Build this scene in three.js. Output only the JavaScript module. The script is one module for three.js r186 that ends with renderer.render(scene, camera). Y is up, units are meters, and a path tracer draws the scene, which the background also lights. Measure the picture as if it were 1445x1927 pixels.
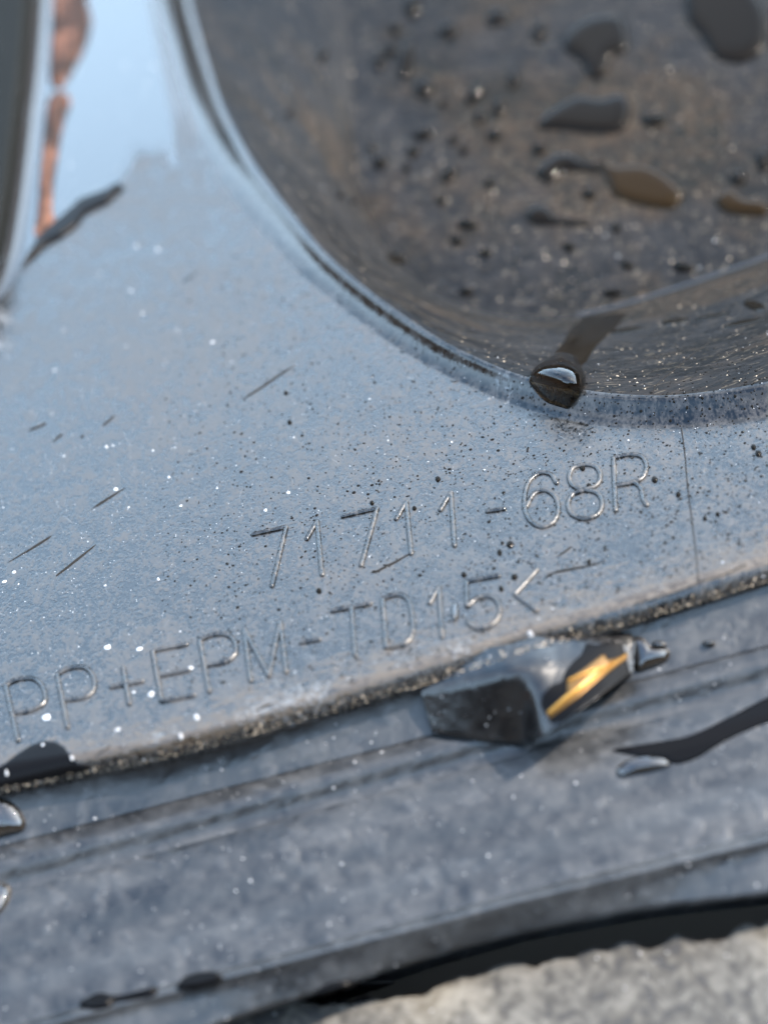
import * as THREE from 'three';
import { mergeGeometries, mergeVertices, toCreasedNormals } from 'three/addons/utils/BufferGeometryUtils.js';
import { MeshBVH } from 'three-mesh-bvh';

// ---------------------------------------------------------------- camera, sky, sun, exposure
const W = 1445, H = 1927, MM = 0.001;
const scene = new THREE.Scene();
const TILT = THREE.MathUtils.degToRad(52), ROLL = THREE.MathUtils.degToRad(-15.3), DIST = 0.376;
const camera = new THREE.PerspectiveCamera(24, 767 / 1024, 0.01, 100);
camera.position.set(0, DIST * Math.cos(TILT), DIST * Math.sin(TILT));
camera.lookAt(0, 0, 0);
camera.rotateZ(ROLL);
camera.updateMatrixWorld(true);
camera.updateProjectionMatrix();
camera.focus = 0.380;
camera.userData.fStop = 9.0;

const renderer = new THREE.WebGLRenderer();
renderer.toneMapping = THREE.LinearToneMapping;
renderer.toneMappingExposure = 6.1;
renderer.shadowMap.enabled = true;

const SUN = new THREE.Vector3(0.7, 0.68, 0.0).normalize();
const sun = new THREE.DirectionalLight(new THREE.Color(1.0, 0.88, 0.76), 2.4);
sun.position.copy(SUN.clone().multiplyScalar(2));
sun.castShadow = true;
sun.shadow.mapSize.set(2048, 2048);
Object.assign(sun.shadow.camera, { left: -0.3, right: 0.3, top: 0.3, bottom: -0.3, near: 0.1, far: 5 });
scene.add(sun, sun.target);

// ---------------------------------------------------------------- noise
let seed = 12345;
const rnd = () => { seed = (seed * 1664525 + 1013904223) >>> 0; return seed / 4294967296; };
const rr = (a, b) => a + (b - a) * rnd();
const LAT = new Float32Array(65536);
for (let i = 0; i < 65536; i++) LAT[i] = rnd();
function vn(x, y, px = 256, py = 256) {                              // value noise, repeats after px, py cells
  const xi = Math.floor(x), yi = Math.floor(y), fx = x - xi, fy = y - yi;
  const x0 = ((xi % px) + px) % px, y0 = ((yi % py) + py) % py, x1 = (x0 + 1) % px, y1 = (y0 + 1) % py;
  const u = fx * fx * (3 - 2 * fx), v = fy * fy * (3 - 2 * fy);
  const a = LAT[(y0 & 255) * 256 + (x0 & 255)], b = LAT[(y0 & 255) * 256 + (x1 & 255)], c = LAT[(y1 & 255) * 256 + (x0 & 255)], d = LAT[(y1 & 255) * 256 + (x1 & 255)];
  return a + (b - a) * u + (c - a) * v + (a - b - c + d) * u * v;
}
function fbm(x, y, o = 4, p = 256) { let s = 0, a = 0.5, n = 0; for (let i = 0; i < o; i++) { s += a * vn(x + i * 17, y + i * 31, p, p); n += a; x *= 2; y *= 2; p *= 2; a *= 0.55; if (p > 256) p = 256; } return s / n; }
const clamp = (x, a = 0, b = 1) => Math.min(b, Math.max(a, x));
const sstep = (a, b, x) => { const t = clamp((x - a) / (b - a)); return t * t * (3 - 2 * t); };

// ---------------------------------------------------------------- sky
{
  const w = 512, h = 256, d = new Float32Array(w * h * 4);
  for (let j = 0; j < h; j++) for (let i = 0; i < w; i++) {
    const el = ((j + 0.5) / h - 0.5) * Math.PI, az = ((i + 0.5) / w - 0.5) * 2 * Math.PI;
    const D = new THREE.Vector3(Math.cos(el) * Math.cos(az), Math.sin(el), Math.cos(el) * Math.sin(az));
    const up = Math.max(0, D.y), c = D.dot(SUN);
    const cloud = sstep(0.52, 0.72, fbm(D.x * 3 / (up + 0.35) + 9, D.z * 3 / (up + 0.35) + 5, 5)) * sstep(0.1, 0.3, up) * 0.22;
    const low = [2.35, 3.0, 3.42], high = [-0.06, -0.03, 0.06];
    const glow = 0.9 * Math.pow(Math.max(0, c), 8);
    for (let q = 0; q < 3; q++) {
      let v = low[q] + (high[q] - low[q]) * (1 - Math.exp(-up * [2.85, 2.72, 2.52][q]));
      v += glow * [1, 0.92, 0.8][q];
      v = Math.max(0.05, v) * (1 - cloud) + cloud * 1.4;
      d[(j * w + i) * 4 + q] = D.y < 0 ? 0.25 : v;
    }
    d[(j * w + i) * 4 + 3] = 1;
  }
  const t = new THREE.DataTexture(d, w, h, THREE.RGBAFormat, THREE.FloatType);
  t.mapping = THREE.EquirectangularReflectionMapping; t.magFilter = THREE.LinearFilter; t.minFilter = THREE.LinearFilter; t.needsUpdate = true;
  scene.background = t; scene.environment = t;
}

// ---------------------------------------------------------------- helpers
const cam = camera.position.clone(), inv = camera.projectionMatrixInverse.clone(), cw = camera.matrixWorld.clone();
function ray(px, py) {
  return new THREE.Vector3(px / W * 2 - 1, 1 - py / H * 2, 0.5).applyMatrix4(inv).applyMatrix4(cw).sub(cam).normalize();
}
function at(px, py, y = 0) { const d = ray(px, py); return cam.clone().addScaledVector(d, (y - cam.y) / d.y); }
const pv = new THREE.Matrix4().multiplyMatrices(camera.projectionMatrix, camera.matrixWorldInverse);
function toPx(v) { const q = v.clone().applyMatrix4(pv); return [(q.x + 1) / 2 * W, (1 - q.y) / 2 * H]; }

const names = {};
function numbered(n) { if (!(n in names)) { names[n] = 0; return n; } names[n]++; return n + '_' + String(names[n]).padStart(3, '0'); }
function tag(o, label, category, group, kind) { o.userData.label = label; if (category) o.userData.category = category; if (group) o.userData.group = group; if (kind) o.userData.kind = kind; return o; }
function mesh(name, geo, mat, parent = scene) {
  const m = new THREE.Mesh(geo, mat); m.name = parent === scene ? numbered(name) : name;
  m.castShadow = m.receiveShadow = true; parent.add(m); return m;
}
function spline(pts, n) {                                            // resample a pixel polyline smoothly, evenly
  const c = new THREE.CatmullRomCurve3(pts.map((p) => new THREE.Vector3(p[0], p[1], 0)), false, 'centripetal');
  return c.getSpacedPoints(n - 1).map((p) => [p.x, p.y]);
}
function lineAt(pts, x) {                                            // y of a polyline at x
  let i = 0; while (i < pts.length - 2 && x > pts[i + 1][0]) i++;
  const [a, b] = [pts[i], pts[i + 1]]; return a[1] + (b[1] - a[1]) * (x - a[0]) / (b[0] - a[0]);
}
// rows: arrays of Vector3 of equal length; the surface between them. uv in metres along the row and across
function loft(rows, { uvScale = 1, flip = false, worldUv } = {}) {
  const m = rows.length, n = rows[0].length, pos = [], uv = [], idx = [], acc = new Float32Array(n);
  for (let j = 0; j < m; j++) {
    let s = 0;
    for (let i = 0; i < n; i++) {
      const p = rows[j][i]; pos.push(p.x, p.y, p.z);
      if (i) s += rows[Math.min(j, m - 1)][i].distanceTo(rows[j][i - 1]);
      if (j) acc[i] += p.distanceTo(rows[j - 1][i]);
      if (worldUv) uv.push(...worldUv(p)); else uv.push(s * uvScale, acc[i] * uvScale);
    }
  }
  for (let j = 0; j < m - 1; j++) for (let i = 0; i < n - 1; i++) {
    const a = j * n + i, b = a + 1, c = a + n, d = c + 1;
    if (flip) idx.push(a, b, c, b, d, c); else idx.push(a, c, b, b, c, d);
  }
  const g = new THREE.BufferGeometry();
  g.setAttribute('position', new THREE.Float32BufferAttribute(pos, 3)); g.setAttribute('uv', new THREE.Float32BufferAttribute(uv, 2));
  g.setIndex(idx); g.computeVertexNormals(); return g;
}
function polyFlat(pxs, y, worldUv) {                                 // flat polygon at height y
  const pts = pxs.map((p) => at(p[0], p[1], y));
  return polyWorld(pts, y, worldUv);
}
function polyWorld(pts, y, worldUv) {
  const s = new THREE.Shape(pts.map((p) => new THREE.Vector2(p.x, -p.z)));
  const g = new THREE.ShapeGeometry(s); g.rotateX(-Math.PI / 2); g.translate(0, y, 0);
  const P = g.attributes.position, uv = [];
  for (let i = 0; i < P.count; i++) uv.push(...worldUv(new THREE.Vector3().fromBufferAttribute(P, i)));
  g.setAttribute('uv', new THREE.Float32BufferAttribute(uv, 2)); return g;
}
const surfaces = [];
function solid(m) { const g = m.geometry.clone(); surfaces.push(new MeshBVH(g)); return m; }
function hit(px, py) {                                               // first built surface under a pixel
  const r = new THREE.Ray(cam.clone(), ray(px, py)); let best = null;
  for (const b of surfaces) { const h = b.raycastFirst(r, THREE.DoubleSide); if (h && (!best || h.distance < best.distance)) best = h; }
  if (!best) return null;
  const n = best.face.normal.clone(); if (n.dot(r.direction) > 0) n.negate();
  return { p: best.point.clone(), n };
}
function inside(poly, x, y) { let c = false; for (let i = 0, j = poly.length - 1; i < poly.length; j = i++) { const [xi, yi] = poly[i], [xj, yj] = poly[j]; if ((yi > y) !== (yj > y) && x < (xj - xi) * (y - yi) / (yj - yi) + xi) c = !c; } return c; }
function nearest(poly, x, y) {
  let best = 1e9, bx = x, by = y;
  for (let i = 0, j = poly.length - 1; i < poly.length; j = i++) {
    const [ax, ay] = poly[j], dx = poly[i][0] - ax, dy = poly[i][1] - ay, t = clamp(((x - ax) * dx + (y - ay) * dy) / (dx * dx + dy * dy + 1e-9));
    const qx = ax + dx * t, qy = ay + dy * t, d = Math.hypot(x - qx, y - qy); if (d < best) { best = d; bx = qx; by = qy; }
  }
  return [best, bx, by];
}
function closed(pts, n) {                                            // smooth closed outline
  const c = new THREE.CatmullRomCurve3(pts.map((p) => new THREE.Vector3(p[0], p[1], 0)), true, 'centripetal');
  return c.getSpacedPoints(n).slice(0, n).map((p) => [p.x, p.y]);
}
// water lying on whatever is built beneath an outline: rises from the outline to height hgt over edge pixels
function reach(poly, cx, cy, dx, dy) {                                // how far the outline lies from its centre along a direction
  let best = 0;
  for (let i = 0, j = poly.length - 1; i < poly.length; j = i++) { const ax = poly[j][0] - cx, ay = poly[j][1] - cy, ex = poly[i][0] - poly[j][0], ey = poly[i][1] - poly[j][1], den = dx * ey - dy * ex; if (Math.abs(den) < 1e-9) continue; const t = (ax * ey - ay * ex) / den, u = (ax * dy - ay * dx) / den; if (t > 0 && u >= -1e-6 && u <= 1 + 1e-6) best = Math.max(best, t); }
  return best || 1;
}
function film(outline, { hgt, edge, step, dir, power = 0.5, radial }) {
  const CX = outline.reduce((a, p) => a + p[0], 0) / outline.length, CY = outline.reduce((a, p) => a + p[1], 0) / outline.length;
  const xs = outline.map((p) => p[0]), ys = outline.map((p) => p[1]);
  const x0 = Math.min(...xs) - step, y0 = Math.min(...ys) - step, nx = Math.ceil((Math.max(...xs) - x0) / step) + 2, ny = Math.ceil((Math.max(...ys) - y0) / step) + 2;
  const id = new Int32Array(nx * ny).fill(-1), ins = new Uint8Array(nx * ny), pos = [], uv = [], idx = [];
  for (let j = 0; j < ny; j++) for (let i = 0; i < nx; i++) {
    let x = x0 + i * step, y = y0 + j * step; const isIn = inside(outline, x, y), [d, bx, by] = nearest(outline, x, y);
    if (!isIn && d > step * 1.5) continue;
    if (!isIn) { x = bx; y = by; }
    const q = hit(x, y); if (!q) continue;
    let t = isIn ? clamp(d / edge) : 0; if (isIn && radial) { const q2 = Math.hypot(x - CX, y - CY); t = q2 < 1e-6 ? 1 : 1 - clamp(q2 / reach(outline, CX, CY, (x - CX) / q2, (y - CY) / q2)); } const h = isIn ? hgt * Math.pow(1 - (1 - t) * (1 - t), power) : -0.00003;
    q.p.addScaledVector(dir || q.n, h);
    id[j * nx + i] = pos.length / 3; ins[j * nx + i] = isIn ? 1 : 0; pos.push(q.p.x, q.p.y, q.p.z); uv.push(q.p.x, q.p.z);
  }
  for (let j = 0; j < ny - 1; j++) for (let i = 0; i < nx - 1; i++) {
    const k = [j * nx + i, j * nx + i + 1, j * nx + nx + i, j * nx + nx + i + 1], v = k.map((q) => id[q]);
    if (v.some((q) => q < 0) || !k.some((q) => ins[q])) continue;
    idx.push(v[0], v[2], v[1], v[1], v[2], v[3]);
  }
  const g = new THREE.BufferGeometry();
  g.setAttribute('position', new THREE.Float32BufferAttribute(pos, 3)); g.setAttribute('uv', new THREE.Float32BufferAttribute(uv, 2));
  g.setIndex(idx); g.computeVertexNormals(); return g;
}
function tex(w, h, fn, srgb, repeat) {                               // fn(i, j) -> [r, g, b] linear or a number, 0..1
  const d = new Uint8Array(w * h * 4);
  for (let j = 0; j < h; j++) for (let i = 0; i < w; i++) {
    const v = fn(i, j), o = (j * w + i) * 4;
    for (let q = 0; q < 3; q++) { let x = typeof v === 'number' ? v : v[q]; if (srgb) x = x <= 0.0031308 ? 12.92 * x : 1.055 * Math.pow(x, 1 / 2.4) - 0.055; d[o + q] = clamp(Math.round(x * 255), 0, 255); }
    d[o + 3] = 255;
  }
  const t = new THREE.DataTexture(d, w, h, THREE.RGBAFormat, THREE.UnsignedByteType);
  t.magFilter = THREE.LinearFilter; t.minFilter = THREE.LinearMipmapLinearFilter; t.generateMipmaps = true;
  t.wrapS = t.wrapT = repeat ? THREE.RepeatWrapping : THREE.ClampToEdgeWrapping;
  if (srgb) t.colorSpace = THREE.SRGBColorSpace; t.needsUpdate = true; return t;
}

// ---------------------------------------------------------------- outlines read off the photograph (pixels)
const BEAD = [[290, -420], [325, -200], [358, 0], [393, 123], [417, 193], [447, 253], [482, 312], [549, 400], [615, 478], [695, 547], [765, 597], [835, 642], [900, 674], [963, 700], [1040, 722], [1103, 734], [1163, 741], [1246, 744], [1330, 737], [1445, 718], [1620, 672], [1850, 590]];
const RIMOUT = [[215, -420], [255, -200], [290, 0], [330, 133], [353, 205], [385, 280], [420, 345], [482, 425], [540, 490], [600, 545], [670, 600], [740, 650], [830, 702], [900, 735], [963, 762], [1076, 795], [1163, 806], [1263, 808], [1350, 804], [1445, 790], [1640, 745], [1880, 665]];
const FLOOR = [[640, -420], [648, -200], [656, 0], [660, 120], [664, 240], [676, 340], [700, 420], [745, 490], [810, 545], [890, 585], [980, 602], [1070, 600], [1160, 580], [1260, 550], [1350, 520], [1445, 486], [1640, 415], [1860, 330]];
const FLATEND = [[-420, 1580], [0, 1437], [300, 1392], [480, 1344], [700, 1268], [960, 1188], [1170, 1123], [1300, 1082], [1445, 1040], [1880, 900]];
const EDGE = [[-420, 1600], [0, 1495], [260, 1442], [482, 1384], [782, 1297], [1000, 1225], [1170, 1182], [1300, 1142], [1445, 1097], [1880, 960]];
const RIBFOOT = [[130, -420], [112, -200], [95, 0], [85, 120], [74, 210], [62, 310], [48, 410], [28, 505], [6, 552], [-24, 585], [-80, 620]];
const DEPTH = -0.024, CREST = 0.0029, FSLOPE = Math.tan(0.24);
const FZ = at(1070, 600, DEPTH).z;
function atFloor(px, py) { const d = ray(px, py), t = (DEPTH - FSLOPE * (cam.z - FZ) - cam.y) / (d.y + FSLOPE * d.z); return cam.clone().addScaledVector(d, t); }
const POOL = [[100, -40], [96, 0], [86, 120], [75, 215], [64, 310], [52, 400], [36, 470], [22, 520], [44, 503], [62, 484], [90, 458], [118, 444], [145, 424], [160, 402], [180, 392], [205, 380], [226, 360], [232, 352], [230, 338], [246, 318], [252, 302], [256, 286], [285, 291], [312, 285], [318, 310], [328, 318], [336, 300], [328, 270], [330, 245], [346, 218], [351, 204], [330, 145], [303, 55], [286, -10], [278, -40]];
const WET = [[-30, 1452], [4, 1440], [30, 1420], [58, 1402], [82, 1394], [104, 1395], [122, 1406], [134, 1425], [150, 1438], [175, 1444], [150, 1456], [90, 1466], [0, 1482], [-30, 1488]];
const STREAK = [[820, 185], [1000, 190], [1330, 165], [1250, 280], [1180, 370], [1080, 450], [1000, 530], [930, 620], [870, 720], [790, 790], [640, 690], [475, 660], [540, 570], [610, 490], [640, 410], [700, 340], [780, 260]].map(([x, y]) => [960 + x / 6.02, 560 + y / 6.02]);

// ---------------------------------------------------------------- materials
const TX0 = -0.1, TW = 0.2, TZ0 = -0.135, TH = 0.26;
const faceUv = (p) => [(p.x - TX0) / TW, (p.z - TZ0) / TH];
const NW = 1792, NH = 2048;
const M = {};
{
  const wet = new Float32Array(NW * NH), dark = new Float32Array(NW * NH), pale = new Float32Array(NW * NH), brown = new Float32Array(NW * NH), pit = new Float32Array(NW * NH);
  const texel = (px, py) => { const p = at(px, py, 0), [u, v] = faceUv(p); return [u * NW, v * NH]; };
  function stroke(layer, x0, y0, x1, y1, wpx, val, rough = 0.4) {
    const n = Math.ceil(Math.hypot(x1 - x0, y1 - y0) / 0.7), off = rnd() * 100;
    for (let i = 0; i <= n; i++) {
      const t = i / n, wob = (vn(t * n * 0.08, off) - 0.5) * wpx * rough * 2, X = x0 + (x1 - x0) * t, Y = y0 + (y1 - y0) * t + wob;
      const ww = wpx * (0.5 + 0.6 * vn(t * n * 0.15 + off, 3)) * Math.min(1, 4 * t + 0.25, 4 * (1 - t) + 0.25), [cx, cy] = texel(X, Y), rx = ww * 0.5 * 0.74, ry = ww * 0.5 * 0.9;
      for (let b = Math.floor(cy - ry - 1); b <= cy + ry + 1; b++) for (let a = Math.floor(cx - rx - 1); a <= cx + rx + 1; a++) {
        if (a < 0 || b < 0 || a >= NW || b >= NH) continue;
        const e = Math.hypot((a - cx) / (rx + 0.4), (b - cy) / (ry + 0.4)); if (e < 1) { const k = b * NW + a; layer[k] = Math.max(layer[k], val * Math.min(1, (1 - e) * 2)); }
      }
    }
  }
  const cam3 = pv.elements;
  const wetPolys = [[POOL, 1], [WET, 1]].map(([p]) => ({ p, b: [Math.min(...p.map((q) => q[0])), Math.max(...p.map((q) => q[0])), Math.min(...p.map((q) => q[1])), Math.max(...p.map((q) => q[1]))] }));
  const PX = new Float32Array(NW * NH), PY = new Float32Array(NW * NH);
  for (let j = 0; j < NH; j++) for (let i = 0; i < NW; i++) {
    const x = TX0 + (i + 0.5) / NW * TW, z = TZ0 + (j + 0.5) / NH * TH, w = cam3[3] * x + cam3[11] * z + cam3[15];
    const px = ((cam3[0] * x + cam3[8] * z + cam3[12]) / w + 1) / 2 * W, py = (1 - (cam3[1] * x + cam3[9] * z + cam3[13]) / w) / 2 * H;
    const k = j * NW + i; PX[k] = px; PY[k] = py;
    for (const { p, b } of wetPolys) if (px > b[0] && px < b[1] && py > b[2] && py < b[3] && inside(p, px, py)) wet[k] = 1;
  }
  // scuffs and hair-thin scratches that follow the photograph, then many short ones in the same direction
  for (const s of [[640, 800, 735, 758, 4, 0.5], [590, 1075, 770, 985, 3, 0.5], [1180, 795, 1240, 770, 3, 0.8], [200, 1310, 150, 1330, 5, 0.6]]) stroke(dark, ...s);
  for (let i = 0; i < 420; i++) { const x = rr(-60, 1500), y = rr(500, 1450), l = rr(4, 6 + 24 * rnd()), a = -0.5 + rr(-0.7, 0.7) * rnd(); stroke(dark, x, y, x + l * Math.cos(a), y + l * Math.sin(a), rr(1.2, 2.6), rr(0.15, 0.6)); }
  for (let i = 0; i < 420; i++) { const x = rr(-60, 1500), y = rr(250, 1450), l = rr(5, 30), a = rr(0, 6.28); stroke(pale, x, y, x + l * Math.cos(a), y + l * Math.sin(a), rr(1, 2.2), rr(0.15, 0.5), 1.2); }
  // brown dirt caught along the rolled edge, streaked along it
  for (let i = 0; i < 2600; i++) { const x = rr(-100, 1500), e = lineAt(FLATEND, x), y = e + 20 - Math.abs(rr(-1, 1) * rr(0, 1)) * (x > 350 ? 90 : 60), l = rr(10, 60); stroke(brown, x, y, x + l * 0.96, y - l * 0.27, rr(1.5, 4), rr(0.2, 0.8)); }
  // scaly lime deposits
  for (const [cx, cy, r, n] of [[545, 1320, 75, 120], [480, 1340, 60, 60], [860, 1220, 60, 50], [4, 600, 48, 130], [0, 650, 36, 80], [600, 1310, 60, 80], [300, 1385, 60, 30], [950, 735, 50, 30]]) for (let i = 0; i < n; i++) { const a = rr(0, 6.28), q = r * Math.sqrt(rnd()) * rnd(), x = cx + q * Math.cos(a), y = cy + q * Math.sin(a) * 0.7, l = rr(2, 8), b = rr(0, 6.28); stroke(pale, x, y, x + l * Math.cos(b), y + l * Math.sin(b), rr(2, 6), rr(0.3, 0.9)); }
  // pits: tiny dark pinholes in the moulding, densest to the right
  for (let i = 0; i < 14000; i++) { const x = rr(-60, 1500), y = rr(300, 1450); if (rnd() > 0.25 + 0.75 * x / 1445) continue; const r = rr(1.6, 3.6) * (rnd() < 0.08 ? 1.6 : 1); stroke(pit, x, y, x + 0.5, y, r, rr(0.6, 1), 0); }
  const dustAt = (i, j, k) => {
    const x = i / NW * 200, y = j / NH * 260;                          // millimetres
    const fine = fbm(x * 2.6, y * 2.1, 3), mid = fbm(x * 0.55 + 3, y * 0.42, 4), big = fbm(x * 0.06 + 7, y * 0.05 + 2, 3);
    return clamp(0.48 + (fine - 0.5) * 2.0 + (mid - 0.5) * 1.3 + (big - 0.5) * 0.9);
  };
  const dust = new Float32Array(NW * NH);
  for (let j = 0; j < NH; j++) for (let i = 0; i < NW; i++) { const k = j * NW + i; dust[k] = dustAt(i, j, k); }
  const grain = (i, j) => LAT[(((j * 7) & 255) * 256 + ((i * 13 + (j >> 3)) & 255)) & 65535];
  const map = tex(NW, NH, (i, j) => {
    const k = j * NW + i, d = dust[k], g = 0.72 + 0.56 * grain(i, j);
    let c = [0.003 + 0.04 * d, 0.003 + 0.0375 * d, 0.003 + 0.035 * d];
    const warm = fbm(i / NW * 9 + 4, j / NH * 9, 3) - 0.5; c[0] *= 1 + 0.25 * warm; c[2] *= 1 - 0.2 * warm;
    const b = brown[k]; c = [c[0] * (1 - b) + b * 0.075, c[1] * (1 - b) + b * 0.052, c[2] * (1 - b) + b * 0.03];
    const p = pale[k]; c = c.map((v, q) => v * (1 - p) + p * [0.13, 0.135, 0.14][q]);
    const s = Math.max(dark[k], pit[k] * 0.9); c = c.map((v) => v * (1 - s) + s * 0.008);
    if (wet[k]) c = [0.006, 0.006, 0.0065];
    return c.map((v) => v * (wet[k] ? 1 : g));
  }, true);
  const rough = tex(NW, NH, (i, j) => { const k = j * NW + i; return wet[k] ? 0.2 : clamp(0.36 + 0.34 * (dust[k] - 0.5) + 0.12 * (grain(i, j) - 0.5) + 0.2 * pale[k] + 0.15 * brown[k] - 0.15 * dark[k], 0.2, 0.85); });
  const bump = tex(NW, NH, (i, j) => { const k = j * NW + i; return wet[k] ? 0.5 : clamp(0.55 + 0.22 * (dust[k] - 0.5) + 0.15 * (grain(i, j) - 0.5) + 0.25 * pale[k] + 0.12 * brown[k] - 0.5 * pit[k] - 0.35 * dark[k]); });
  M.face = new THREE.MeshPhysicalMaterial({ map, roughnessMap: rough, roughness: 1, bumpMap: bump, bumpScale: 0.00016, ior: 1.6, color: new THREE.Color(0.7, 0.7, 0.7) });
}
// repeating stuff: weathered plastic, gritty plastic, concrete (uv in metres; each tile is a fixed size)
function tile(size, n, fn) {                                         // fn(u, v in cells 0..n) -> {c, r, b}
  const S = 1024, col = new Float32Array(S * S * 3), R = new Float32Array(S * S), B = new Float32Array(S * S);
  for (let j = 0; j < S; j++) for (let i = 0; i < S; i++) { const o = fn(i / S, j / S), k = j * S + i; col.set(o.c, k * 3); R[k] = o.r; B[k] = o.b; }
  const T = [tex(S, S, (i, j) => { const k = (j * S + i) * 3; return [col[k], col[k + 1], col[k + 2]]; }, true, true), tex(S, S, (i, j) => R[j * S + i], false, true), tex(S, S, (i, j) => B[j * S + i], false, true)];
  for (const t of T) t.repeat.set(1 / size, 1 / size); return T;
}
{
  const f = (u, v, n, o = 4) => fbm(u * n, v * n, o, n);
  let T = tile(0.12, 0, (u, v) => {                                    // grey weathered plastic of the lower mouldings
    const a = f(u, v, 8), b = f(u, v, 64, 3), s = sstep(0.62, 0.8, f(u + 0.3, v, 64, 2)), streak = vn(u * 6, v * 64, 6, 64), d = clamp(0.5 + (a - 0.5) * 0.8 + (b - 0.5) * 1.1 + (streak - 0.5) * 0.2);
    return { c: [0.008 + 0.026 * d + 0.01 * s, 0.009 + 0.026 * d + 0.01 * s, 0.0105 + 0.0255 * d + 0.01 * s], r: 0.28 + 0.22 * d, b: 0.5 + 0.4 * (b - 0.5) + 0.2 * s };
  });
  M.rail = new THREE.MeshStandardMaterial({ map: T[0], roughnessMap: T[1], roughness: 1, bumpMap: T[2], bumpScale: 0.00025 });
  T = tile(0.09, 0, (u, v) => {                                        // recess: grain; dirt film and brown reflection both put into the colour
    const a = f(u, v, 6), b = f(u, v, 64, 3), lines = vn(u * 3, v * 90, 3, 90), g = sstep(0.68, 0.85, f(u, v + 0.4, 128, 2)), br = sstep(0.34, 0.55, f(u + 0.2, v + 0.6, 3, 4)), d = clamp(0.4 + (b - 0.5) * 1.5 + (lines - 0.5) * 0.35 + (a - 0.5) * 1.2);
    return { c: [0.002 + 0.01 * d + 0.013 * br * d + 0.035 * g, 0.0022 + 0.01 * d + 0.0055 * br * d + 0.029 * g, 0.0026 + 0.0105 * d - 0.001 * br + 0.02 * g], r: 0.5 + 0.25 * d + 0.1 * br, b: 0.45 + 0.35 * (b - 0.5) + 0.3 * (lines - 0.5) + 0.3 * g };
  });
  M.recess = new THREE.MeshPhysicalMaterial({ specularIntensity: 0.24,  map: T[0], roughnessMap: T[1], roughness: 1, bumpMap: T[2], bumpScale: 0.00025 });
  T = tile(0.11, 0, (u, v) => {                                        // concrete with pale and buff patches
    const a = f(u, v, 4, 6), b = f(u, v, 80, 2), d = f(u + 0.5, v + 0.2, 16, 5), cr = sstep(0.42, 0.72, a), dk = sstep(0.45, 0.85, d);
    const base = 0.055 + 0.09 * (b - 0.5) + 0.08 * (a - 0.5);
    return { c: [base + 0.075 * cr - 0.022 * dk, base * 0.94 + 0.064 * cr - 0.022 * dk, base * 0.82 + 0.046 * cr - 0.021 * dk].map((x) => Math.max(0.02, x)), r: 0.9, b: 0.5 + 0.3 * (b - 0.5) + 0.2 * (d - 0.5) };
  });
  M.concrete = new THREE.MeshStandardMaterial({ map: T[0], roughnessMap: T[1], roughness: 1, bumpMap: T[2], bumpScale: 0.0003 });
  T = tile(0.6, 0, (u, v) => { const a = f(u * 1, v, 8), l = vn(u * 60, v * 4, 60, 4), d = clamp(0.5 + (a - 0.5) + (l - 0.5) * 0.8); return { c: [0.26 + 0.2 * d, 0.12 + 0.1 * d, 0.07 + 0.06 * d], r: 0.8, b: l }; });
  M.timber = new THREE.MeshStandardMaterial({ map: T[0], roughness: 0.8, bumpMap: T[2], bumpScale: 0.001 });
}
M.wall = new THREE.MeshStandardMaterial({ color: new THREE.Color().setRGB(0.06, 0.04, 0.026), roughness: 0.95 });
M.soil = new THREE.MeshStandardMaterial({ color: new THREE.Color().setRGB(0.06, 0.048, 0.036), roughness: 0.95 });
M.water = new THREE.MeshPhysicalMaterial({ color: 0xffffff, transmission: 1, roughness: 0.01, ior: 1.45, thickness: 0, specularIntensity: 0.27 });
M.lug = M.rail.clone(); M.lug.roughness = 0.6; M.lug.color.setRGB(0.38, 0.35, 0.33);
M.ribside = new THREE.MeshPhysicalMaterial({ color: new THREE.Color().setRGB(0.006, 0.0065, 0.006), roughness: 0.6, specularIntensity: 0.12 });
M.wetdarkrefl = new THREE.MeshPhysicalMaterial({ color: new THREE.Color().setRGB(0.003, 0.003, 0.0033), roughness: 0.3, specularIntensity: 0.13 });  // near-black colour stands in for dark reflections in the wet patches
M.rim = M.face.clone(); M.rim.roughness = 0.42; M.rim.specularIntensity = 0.7;  M.rim.bumpScale = 0.00006;
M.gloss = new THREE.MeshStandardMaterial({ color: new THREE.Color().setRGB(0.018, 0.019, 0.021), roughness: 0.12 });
M.bead = new THREE.MeshPhysicalMaterial({ color: new THREE.Color().setRGB(0.004, 0.0028, 0.0014), roughness: 0.09, ior: 1.33, specularIntensity: 0.35 });
M.amber = M.bead.clone(); M.amber.color.setRGB(0.011, 0.006, 0.0012);  // amber tint paints the warm reflection seen in these drops
M.clear = new THREE.MeshPhysicalMaterial({ color: 0xffffff, transmission: 1, roughness: 0.01, ior: 1.45, thickness: 0.01, attenuationColor: new THREE.Color(0.3, 0.22, 0.14), attenuationDistance: 0.004 });
M.drop = new THREE.MeshPhysicalMaterial({ color: new THREE.Color().setRGB(0.01, 0.008, 0.006), roughness: 0.015, ior: 1.5, clearcoat: 1, clearcoatRoughness: 0.01 });
M.ledge = M.rail;
M.white = new THREE.MeshStandardMaterial({ color: new THREE.Color().setRGB(0.36, 0.37, 0.38), roughness: 0.6 });
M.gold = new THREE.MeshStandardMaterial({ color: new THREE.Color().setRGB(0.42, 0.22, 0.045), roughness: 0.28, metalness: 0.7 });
M.railfleck = new THREE.MeshStandardMaterial({ color: new THREE.Color().setRGB(0.24, 0.24, 0.24), roughness: 0.5 });
M.golddark = new THREE.MeshStandardMaterial({ color: new THREE.Color().setRGB(0.1, 0.052, 0.012), roughness: 0.35, metalness: 0.6 });
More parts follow.
